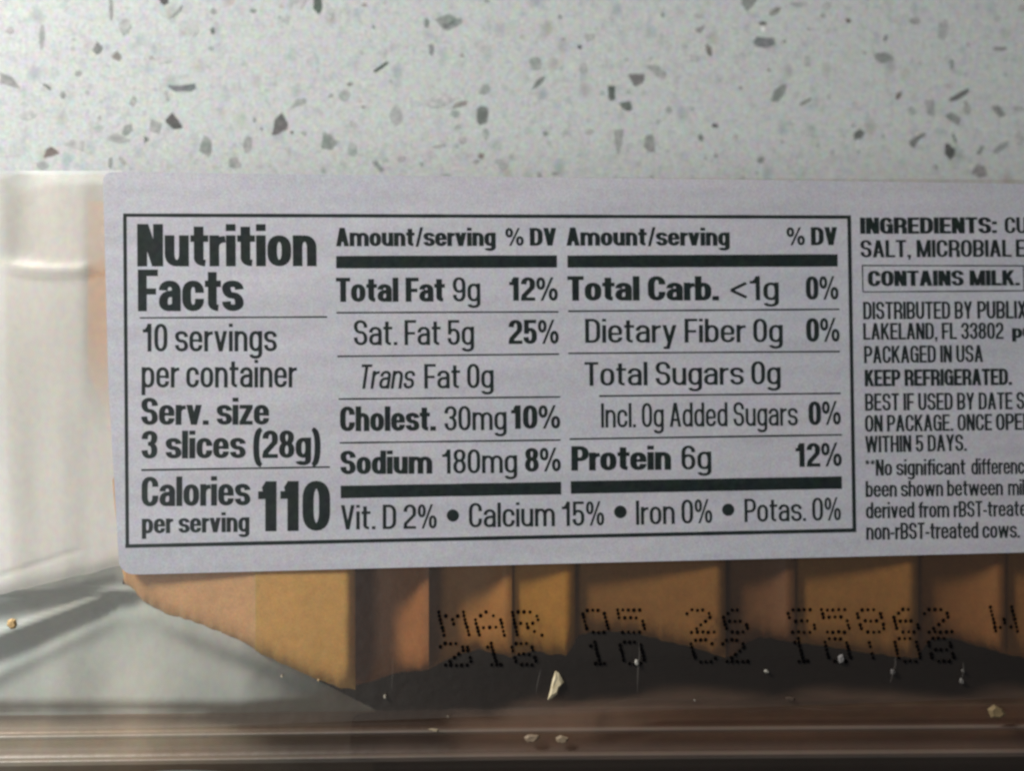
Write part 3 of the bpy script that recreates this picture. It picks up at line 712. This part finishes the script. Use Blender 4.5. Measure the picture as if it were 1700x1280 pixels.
STY = {'i': (.180, .122, .56, .050), 'r': (.140, .106, .54, .070), 'b': (.232, .155, .61, .034), 'x': (.235, .155, .62, .040), 'm': (.212, .142, .59, .042), 's': (.150, .112, .55, .075)}
def text_polys(s, sty):
    sv, sh, cw, sp = STY[sty]; x = 0; P_ = []
    for ch in s:
        g, adv = glyph(ch, sv, sh, cw)
        for poly in g: P_.append([(px + x, py) for px, py in poly])
        x += adv + (sp if ch != ' ' else 0)
    xs = [p[0] for q in P_ for p in q]
    x0, x1 = min(xs), max(xs)
    return [[((px - x0), py) for px, py in q] for q in P_], x1 - x0
def union_mesh(name, polys):
    """merge overlapping polygons into one flat sheet without doubled faces"""
    vs, fs = [], []
    for q in polys:
        a = sum(q[i][0] * q[(i + 1) % len(q)][1] - q[(i + 1) % len(q)][0] * q[i][1] for i in range(len(q)))
        if abs(a) < 1e-14: continue
        if a < 0: q = q[::-1]
        n = len(vs); vs += [Vector(p) for p in q]; fs.append(list(range(n, n + len(q))))
    ov, oe, of, _, _, orig = delaunay_2d_cdt(vs, [], fs, 0, 1e-5)
    boxes = [([vs[i] for i in f_], min(vs[i].x for i in f_), max(vs[i].x for i in f_), min(vs[i].y for i in f_), max(vs[i].y for i in f_)) for f_ in fs]
    def inside(p):
        for q, a0, a1, b0, b1 in boxes:
            if p.x < a0 or p.x > a1 or p.y < b0 or p.y > b1: continue
            c_ = False; j = len(q) - 1
            for i in range(len(q)):
                if (q[i].y > p.y) != (q[j].y > p.y) and p.x < (q[j].x - q[i].x) * (p.y - q[i].y) / (q[j].y - q[i].y) + q[i].x: c_ = not c_
                j = i
            if c_: return True
        return False
    return ov, [f_ for f_ in of if inside(sum((ov[i] for i in f_), Vector((0, 0))) / len(f_))]
LBL_M = LB.matrix_world
def printed(s, x0, y0, x1, y1, cap, sty='r', italic=0.0, name="printed_text", z=LZ, mat=None, parent=None, **props):
    polys, w = text_polys(s, sty)
    A, B = P(x0, y0, z), P(x1, y1, z); U = (B - A); wid = U.length; U.normalize(); Vv = Vector((-U.y, U.x, 0))
    hgt = (P((x0 + x1) / 2, (y0 + y1) / 2 - cap, z) - P((x0 + x1) / 2, (y0 + y1) / 2, z)).length
    if italic: polys = [[(px + py * italic, py) for px, py in q] for q in polys]; w += italic
    ov, of = union_mesh(name, polys)
    vs = [A + U * (v.x / w * wid) + Vv * (v.y * hgt) + Vector((0, 0, .000012)) for v in ov]
    me = mesh(name, [v - PK.location for v in vs], of)
    if me.polygons and sum(p.normal.z for p in me.polygons) < 0: me.flip_normals()
    return obj(name, me, mat or M_INK, parent or LB, **props)
def bar(name, x0, y0, x1, y1, th, z=LZ, **props):
    """printed rule: centre line from (x0,y0) to (x1,y1), th photo pixels thick, with slightly uneven ink edge"""
    n = max(2, int(abs(x1 - x0) / 30)); a, b = [], []
    for i in range(n + 1):
        u = i / n; x = x0 + (x1 - x0) * u; y = y0 + (y1 - y0) * u
        d = Vector((x1 - x0, y1 - y0)); d.normalize(); nn = Vector((-d.y, d.x))
        w = th / 2 + rnd.uniform(-.18, .18)
        a.append(P(x + nn.x * w, y + nn.y * w, z)); b.append(P(x - nn.x * w, y - nn.y * w, z))
    k = n + 1; vs = [v + Vector((0, 0, .000012)) - PK.location for v in a + b]
    me = mesh(name, vs, [(i, i + 1, k + i + 1, k + i) for i in range(n)])
    if sum(p.normal.z for p in me.polygons) < 0: me.flip_normals()
    return obj(name, me, M_INK, LB, **props)

T = printed
# left column
T("Nutrition", 228, 442, 525.5, 441.5, 70, 'x'); T("Facts", 229, 516.5, 404.5, 516, 69, 'x')
T("10 servings", 237, 583.5, 459.5, 583, 46, 's'); T("per container", 235, 643.5, 493, 643, 46, 's')
T("Serv. size", 234.5, 705.5, 446.5, 705, 45, 'm'); T("3 slices (28g)", 235, 761.5, 532, 760, 46, 'm')
T("Calories", 235, 841, 415.5, 839, 49, 'm'); T("per serving", 235.5, 886, 414, 883, 33, 'm')
T("110", 428.5, 882.5, 548, 881, 83, 'b')
bar("rule_line", 232, 527.5, 543, 526, 2.6); bar("rule_line", 234.5, 780.5, 547.5, 775.5, 2.8)
# middle column
T("Amount/serving", 558, 408.5, 823, 408, 30.5, 'b'); T("% DV", 839, 407.7, 923.5, 407.5, 29.5, 'b')
T("Total Fat", 558, 501, 738.5, 500.5, 40, 'b'); T("9g", 752, 500.5, 797.5, 500, 40.5); T("12%", 845.5, 499, 926, 499, 39, 'm')
T("Sat. Fat 5g", 587.5, 573, 787, 572.5, 41.5); T("25%", 844.5, 571, 927.5, 570.5, 40, 'm')
T("Trans", 595, 645.5, 692, 645, 40.5, 'r', .17); T("Fat 0g", 704.5, 645, 819.5, 644, 40.5)
T("Cholest.", 564.5, 716, 723.5, 715, 41, 'b'); T("30mg", 738, 715, 841, 713.5, 40.5); T("10%", 848.5, 712, 930, 711.5, 39, 'm')
T("Sodium", 565, 787.5, 717.5, 786.5, 39, 'b'); T("180mg", 734, 786.5, 858.5, 785, 40); T("8%", 871.5, 783.5, 931, 782.5, 39.5, 'm')
bar("divider_bar", 558, 435, 924.5, 433.7, 20.5); bar("divider_bar", 565.5, 817, 931.5, 810.5, 20.8)
bar("rule_line", 558.5, 519, 927, 517.5, 2.6); bar("rule_line", 560, 591.5, 928, 587.8, 2.6)
bar("rule_line", 562, 662.5, 930, 659, 2.6); bar("rule_line", 564, 735.3, 930.5, 730.6, 2.6)
# right column of the panel
T("Amount/serving", 940.5, 407.5, 1211.5, 407.5, 30, 'b'); T("% DV", 1306, 407, 1390, 406.5, 30, 'b')
T("Total Carb.", 942, 499, 1193.5, 498.5, 40.5, 'b'); T("<1g", 1212, 498.5, 1293, 498, 40); T("0%", 1338, 497.5, 1392, 497, 39, 'm')
T("Dietary Fiber 0g", 971.5, 569, 1299.5, 568, 39.5); T("0%", 1338.5, 567.5, 1394, 567, 39.5, 'm')
T("Total Sugars 0g", 970.5, 640.5, 1296, 638, 39)
T("Incl. 0g Added Sugars", 998, 710, 1324.5, 706.5, 40); T("0%", 1342.5, 706, 1396, 705, 39.5, 'm')
T("Protein", 948.5, 781.5, 1114, 780, 40.5, 'b'); T("6g", 1131.5, 780, 1181, 779, 40); T("12%", 1321, 775.5, 1397.5, 774, 39.5, 'm')
bar("divider_bar", 942, 434, 1390.5, 432, 20.5); bar("divider_bar", 947.5, 809.5, 1397.5, 801.3, 20.8)
bar("rule_line", 943, 516.5, 1393.5, 513.3, 2.6); bar("rule_line", 943.5, 586.5, 1394, 583.5, 2.6)
bar("rule_line", 994.5, 657.5, 1395.5, 653, 2.6); bar("rule_line", 945.5, 729, 1397.5, 722, 2.8)
# bottom line
T("Vit. D 2%", 566, 879.5, 725, 877.5, 40.5); T("Calcium 15%", 778.5, 876, 1003, 872.5, 40.5)
T("Iron 0%", 1056, 871.5, 1182.5, 868.5, 40); T("Potas. 0%", 1236, 867, 1396, 864, 38.5)
def bullet(x, y, r):
    k = 18; vs = [P(x + r * math.cos(2 * math.pi * i / k), y - r * math.sin(2 * math.pi * i / k)) + Vector((0, 0, .000012)) - PK.location for i in range(k)]
    me = mesh("bullet_dot", vs, [tuple(range(k))])
    if me.polygons[0].normal.z < 0: me.flip_normals()
    obj("bullet_dot", me, M_INK, LB)
bullet(751.7, 856, 10.3); bullet(1029.8, 850, 10.6); bullet(1208.8, 846.5, 10.3)
# panel frame
bar("border_line", 204.5, 356.8, 1412.5, 360, 5.6); bar("border_line", 208, 907, 1421.5, 880.5, 6.2)
bar("border_line", 207.2, 359.5, 211.3, 904.2, 6.0); bar("border_line", 1409.6, 362.8, 1418.3, 877.8, 6.0)
# ingredients block
T("INGREDIENTS:", 1428, 388, 1655, 387, 27, 'b'); T("CULTURED PASTEURIZED MILK,", 1668, 387, 2090, 386, 26.5, 'i')
T("SALT, MICROBIAL", 1428.5, 427, 1679.5, 426, 28.5, 'i'); T("ENZYMES AND SMOKE", 1686.5, 426, 1990, 425, 28.5, 'i')
T("CONTAINS MILK.", 1441, 475, 1693, 473.5, 25.5, 'b')
bar("border_line", 1430.5, 440.5, 1700, 441, 2.0); bar("border_line", 1432, 484.5, 1701, 482.5, 2.0)
bar("border_line", 1431.6, 441.7, 1432.4, 483.3, 2.0); bar("border_line", 1699, 442.2, 1700, 481.3, 2.0)
T("DISTRIBUTED BY", 1433, 530, 1614, 529, 29, 'i'); T("PUBLIX SUPER MARKETS, INC.", 1622.5, 529, 1960, 527, 29, 'i')
T("LAKELAND, FL 33802", 1433, 564, 1666, 562.5, 27.5, 'i'); T("publix.com", 1680, 561, 1830, 560, 22, 'b')
T("PACKAGED IN USA", 1434.5, 603, 1632, 601, 28.5, 'i'); T("KEEP REFRIGERATED.", 1435.5, 641.5, 1680, 639, 27.5, 'b')
T("BEST IF USED BY DATE", 1436, 682, 1681, 679.5, 28.5, 'i'); T("STAMPED", 1687.5, 679.5, 1790, 678, 28.5, 'i'); T("ON PACKAGE. ONCE", 1436, 717, 1647, 714.5, 27.5, 'i'); T("OPENED, USE", 1653.5, 714.5, 1800, 712, 27.5, 'i')
T("WITHIN 5 DAYS.", 1436.5, 751.5, 1605, 748.5, 27.5, 'i')
T("**No significant", 1436.5, 790, 1603, 788, 26.5, 'i'); T("difference has", 1612.5, 788, 1754, 786, 26.5, 'i'); T("been shown between", 1437, 825.5, 1665, 822.5, 26.5, 'i'); T("milk", 1673.5, 822.5, 1713, 822, 26.5, 'i')
T("derived from", 1437.5, 861, 1576, 859, 26.5, 'i'); T("rBST-treated and", 1583, 859, 1762, 856, 26.5, 'i'); T("non-rBST-treated cows.", 1438, 896.5, 1693, 893, 27.5, 'i')

# ------------------------------------------------------------ ink-jet date code on the film
DZ = H - .00006
FONT = {'M': ["X...X","XX.XX","X.X.X","X.X.X","X...X","X...X","X...X"], 'A': ["..X..",".X.X.","X...X","X...X","XXXXX","X...X","X...X"],
 'R': ["XXXX.","X...X","X...X","XXXX.","X.X..","X..X.","X...X"], '0': [".XXX.","X...X","X...X","X...X","X...X","X...X",".XXX."],
 '5': ["XXXXX","X....","XXXX.","....X","....X","....X","XXXX."], '2': [".XXX.","X...X","....X","...X.","..X..",".X...","XXXXX"],
 '6': ["..XX.",".X...","X....","XXXX.","X...X","X...X",".XXX."], 'S': [".XXXX","X....","X....",".XXX.","....X","....X","XXXX."],
 '8': [".XXX.","X...X","X...X",".XXX.","X...X","X...X",".XXX."], 'W': ["X...X","X...X","X...X","X.X.X","X.X.X","XX.XX","X...X"],
 '1': ["..X..",".XX..","..X..","..X..","..X..","..X..",".XXX."], ':': [".....","..X..","..X..",".....","..X..","..X..","....."],
 'C': [".XXX.","X...X","X....","X....","X....","X...X",".XXX."]}
def stamp(chars, y0, hgt, DZ=DZ, **props):
    """chars: list of (char, x left of its top row, width); letters lean back as the film was fed"""
    vs, fs = [], []
    for ch, x0, w in chars:
        for r_, row in enumerate(FONT[ch]):
            for c_, bit in enumerate(row):
                if bit != 'X': continue
                x = x0 + w * c_ / 4 + r_ * 1.55 + rnd.uniform(-.5, .5); y = y0 + hgt * r_ / 6 + rnd.uniform(-.6, .6) - (x - 720) * .0015
                rr = rnd.uniform(2.7, 3.6); n = len(vs); k = 7
                vs += [P(x + rr * math.cos(2 * math.pi * i / k), y - rr * 1.08 * math.sin(2 * math.pi * i / k), DZ) + Vector((0, 0, .0000006 * (len(fs) % 9))) - PK.location for i in range(k)]
                fs.append(tuple(range(n, n + k)))
    me = mesh("date_code", vs, fs)
    if sum(p.normal.z for p in me.polygons) < 0: me.flip_normals()
    return obj("date_code", me, M_DATE, PK, **props)
stamp([('M', 728, 41), ('A', 786, 42), ('R', 850, 40)], 1017, 38, label="dotted word MAR")
stamp([('0', 966, 36), ('5', 1025, 37)], 1014, 37, label="dotted number 05")
stamp([('2', 1139, 37), ('6', 1198, 35)], 1014, 37, label="dotted number 26")
stamp([('S', 1307, 38), ('5', 1364, 38), ('8', 1422, 38), ('6', 1481, 36), ('2', 1533, 38)], 1014, 37, label="dotted code S5862")
stamp([('W', 1644, 36)], 1010, 40, label="dotted letter W")
stamp([('2', 730, 36), (':', 756, 36), ('1', 800, 30), ('8', 848, 34)], 1069, 36, label="dotted second line, mostly lost against the dark tray")
stamp([('1', 972, 30), ('0', 1028, 34)], 1067, 36); stamp([('C', 1146, 34), ('2', 1198, 34)], 1064, 36)
stamp([('1', 1310, 30), ('0', 1368, 36), (':', 1424, 36), ('0', 1484, 36), ('8', 1540, 36)], 1062, 38)

# ------------------------------------------------------------ crumbs
t = NT("crumb_cheese"); a, b, c = grain(t)
t.set(Base_Color=t.ramp(b, [(.3, srgb(196, 178, 140)), (.7, srgb(222, 208, 176))]), Roughness=.6); M_CRUMB = t.m
def crumb_mat(c):
    t = NT("crumb_cheese"); a, b, cc = grain(t)
    t.set(Base_Color=t.ramp(b, [(.3, tuple(x * .8 for x in c[:3])), (.7, tuple(x * 1.15 for x in c[:3]))]), Roughness=.7); return t.m
def crumb(pts, label, z=H + .00003, hgt=.00022, mat=None, col=None):
    if col: mat = crumb_mat(srgb(*col))
    w = [P(x, y, z) for x, y in pts]; k = len(w); cen = sum(w, Vector()) / k
    top = [cen + (p - cen) * .62 + Vector((rnd.uniform(-.00004, .00004), rnd.uniform(-.00004, .00004), hgt * rnd.uniform(.8, 1.1))) for p in w]
    vs = [p - cen for p in w + top] ; fs = [tuple(range(k, 2 * k)), tuple(range(k))[::-1]] + [(i, (i + 1) % k, k + (i + 1) % k, k + i) for i in range(k)]
    o = obj("cheese_crumb", recalc(mesh("cheese_crumb", vs, fs)), mat or M_CRUMB, None, label=label, category="crumb", group="cheese crumbs on the package")
    o.location = cen; return o
ZR = Z1 + .0002
crumb([(922,1114),(928,1118),(932,1125),(936,1133),(928,1143),(925,1153),(916,1160),(909,1163),(913,1148),(917,1130)], "largest crumb, a tall pale shard on the dark film under the MAR and 05")
crumb(ell(1057, 1100, 7, 11, 0), "small white crumb just below the printed 05", col=(160, 156, 148))
crumb(ell(1272, 1115, 9, 6, 20), "tiny bright crumb below the gap between 26 and S5862", col=(150, 146, 136))
crumb(ell(1396, 1094, 10, 16, 0), "grey-white crumb under the printed S5 of the code", col=(118, 114, 112))
crumb(ell(1482, 1116, 9, 11, 0), "faint crumb below the printed 86 at the right", col=(84, 80, 78))
crumb(ell(1596, 1131, 7, 11, 0), "pale crumb to the right, lower of two below the printed 2", col=(100, 96, 92), hgt=.0002)
crumb(ell(1598, 1114, 5, 7, 0), "speck of a crumb right above another pale crumb near the W", col=(80, 76, 72), hgt=.0002)
crumb([(1639,1178),(1650,1170),(1664,1178),(1671,1187),(1660,1193),(1645,1192)], "tan crumb at the lower right edge of the photo", col=(128, 108, 76))
crumb(ell(883, 1226, 26, 15, -8, 9), "left one of a pair of pale crumbs on the lower ridge", col=(132, 114, 94), z=ZR)
crumb(ell(934, 1228, 22, 14, 5, 9), "right one of a pair of pale crumbs on the lower ridge", col=(136, 118, 96), z=ZR)
crumb([(710,1211),(718,1210),(728,1211),(728,1215),(716,1215)], "thin flat crumb sliver on the rim ridge below the word MAR", col=(150, 136, 112), z=H - .0004)
crumb(ell(639, 1157, 6, 8, 10), "small white crumb right of the lowest cheese corner", col=(158, 150, 136))
crumb(ell(468, 1123, 5, 5, 0), "tiny crumb on the shadow edge left of the lowest cheese corner", col=(170, 160, 140))
crumb(ell(529, 1130, 5, 5, 0), "tiny crumb on the cheese slice's sloping edge", col=(190, 165, 125))
crumb(ell(1312, 1161, 18, 9, 10), "dim brownish crumb low on the dark film right of centre", col=(74, 60, 50), hgt=.00015)
crumb(ell(1153, 1163, 4, 4, 0), "pin-head crumb on the dark film below the printed 26", col=(110, 104, 96))
crumb(ell(744, 1190, 5, 4, 0), "pin-head crumb above the rim ridge below the word MAR", col=(110, 100, 88))
t = NT("orange_bit"); t.set(Base_Color=srgb(206, 172, 120), Roughness=.7)
crumb(ell(20, 1036, 17, 19, 30, 10), "orange crumb lying in the liner fold at the far left", z=H + .00003, mat=t.m)
# faint creases in the film, tinted pale to paint in its glints
t = NT("film_crease"); t.set(Base_Color=srgb(150, 142, 134), Roughness=.35); t.bsdf.inputs['Alpha'].default_value = .15; M_CREASE = t.m
def crease(pts, w):
    a, b = [], []
    for i, (x, y) in enumerate(pts):
        ww = w * math.sin(math.pi * (i + .3) / (len(pts) - .4))
        a.append(P(x - ww, y, H + .00001)); b.append(P(x + ww, y, H + .00001))
    k = len(pts); m = [(p + q) / 2 + Vector((0, 0, .00005)) for p, q in zip(a, b)]
    vs = [v - PK.location for v in a + m + b]
    fs = [(i, i + 1, k + i + 1, k + i) for i in range(k - 1)] + [(k + i, k + i + 1, 2 * k + i + 1, 2 * k + i) for i in range(k - 1)]
    me = mesh("film_crease", vs, fs, True)
    if sum(p.normal.z for p in me.polygons) < 0: me.flip_normals()
    obj("film_crease", me, M_CREASE, PK)
crease([(1061, 1068), (1062, 1088), (1060, 1108), (1059, 1128), (1058, 1150)], 1.7)
crease([(898, 1112), (895, 1124), (892, 1138), (890, 1152)], 1.3)
crease([(1486, 1092), (1487, 1104), (1483, 1118), (1478, 1134)], 2.0)
crease([(1599, 1100), (1600, 1112), (1597, 1126)], 1.3)
crease([(652, 1096), (652, 1120), (650, 1146)], 1.0)
crease([(1010, 1168), (1060, 1160), (1120, 1163), (1190, 1160)], 3.0)
crease([(1240, 1182), (1320, 1176), (1400, 1181), (1470, 1177)], 2.2)
# smear
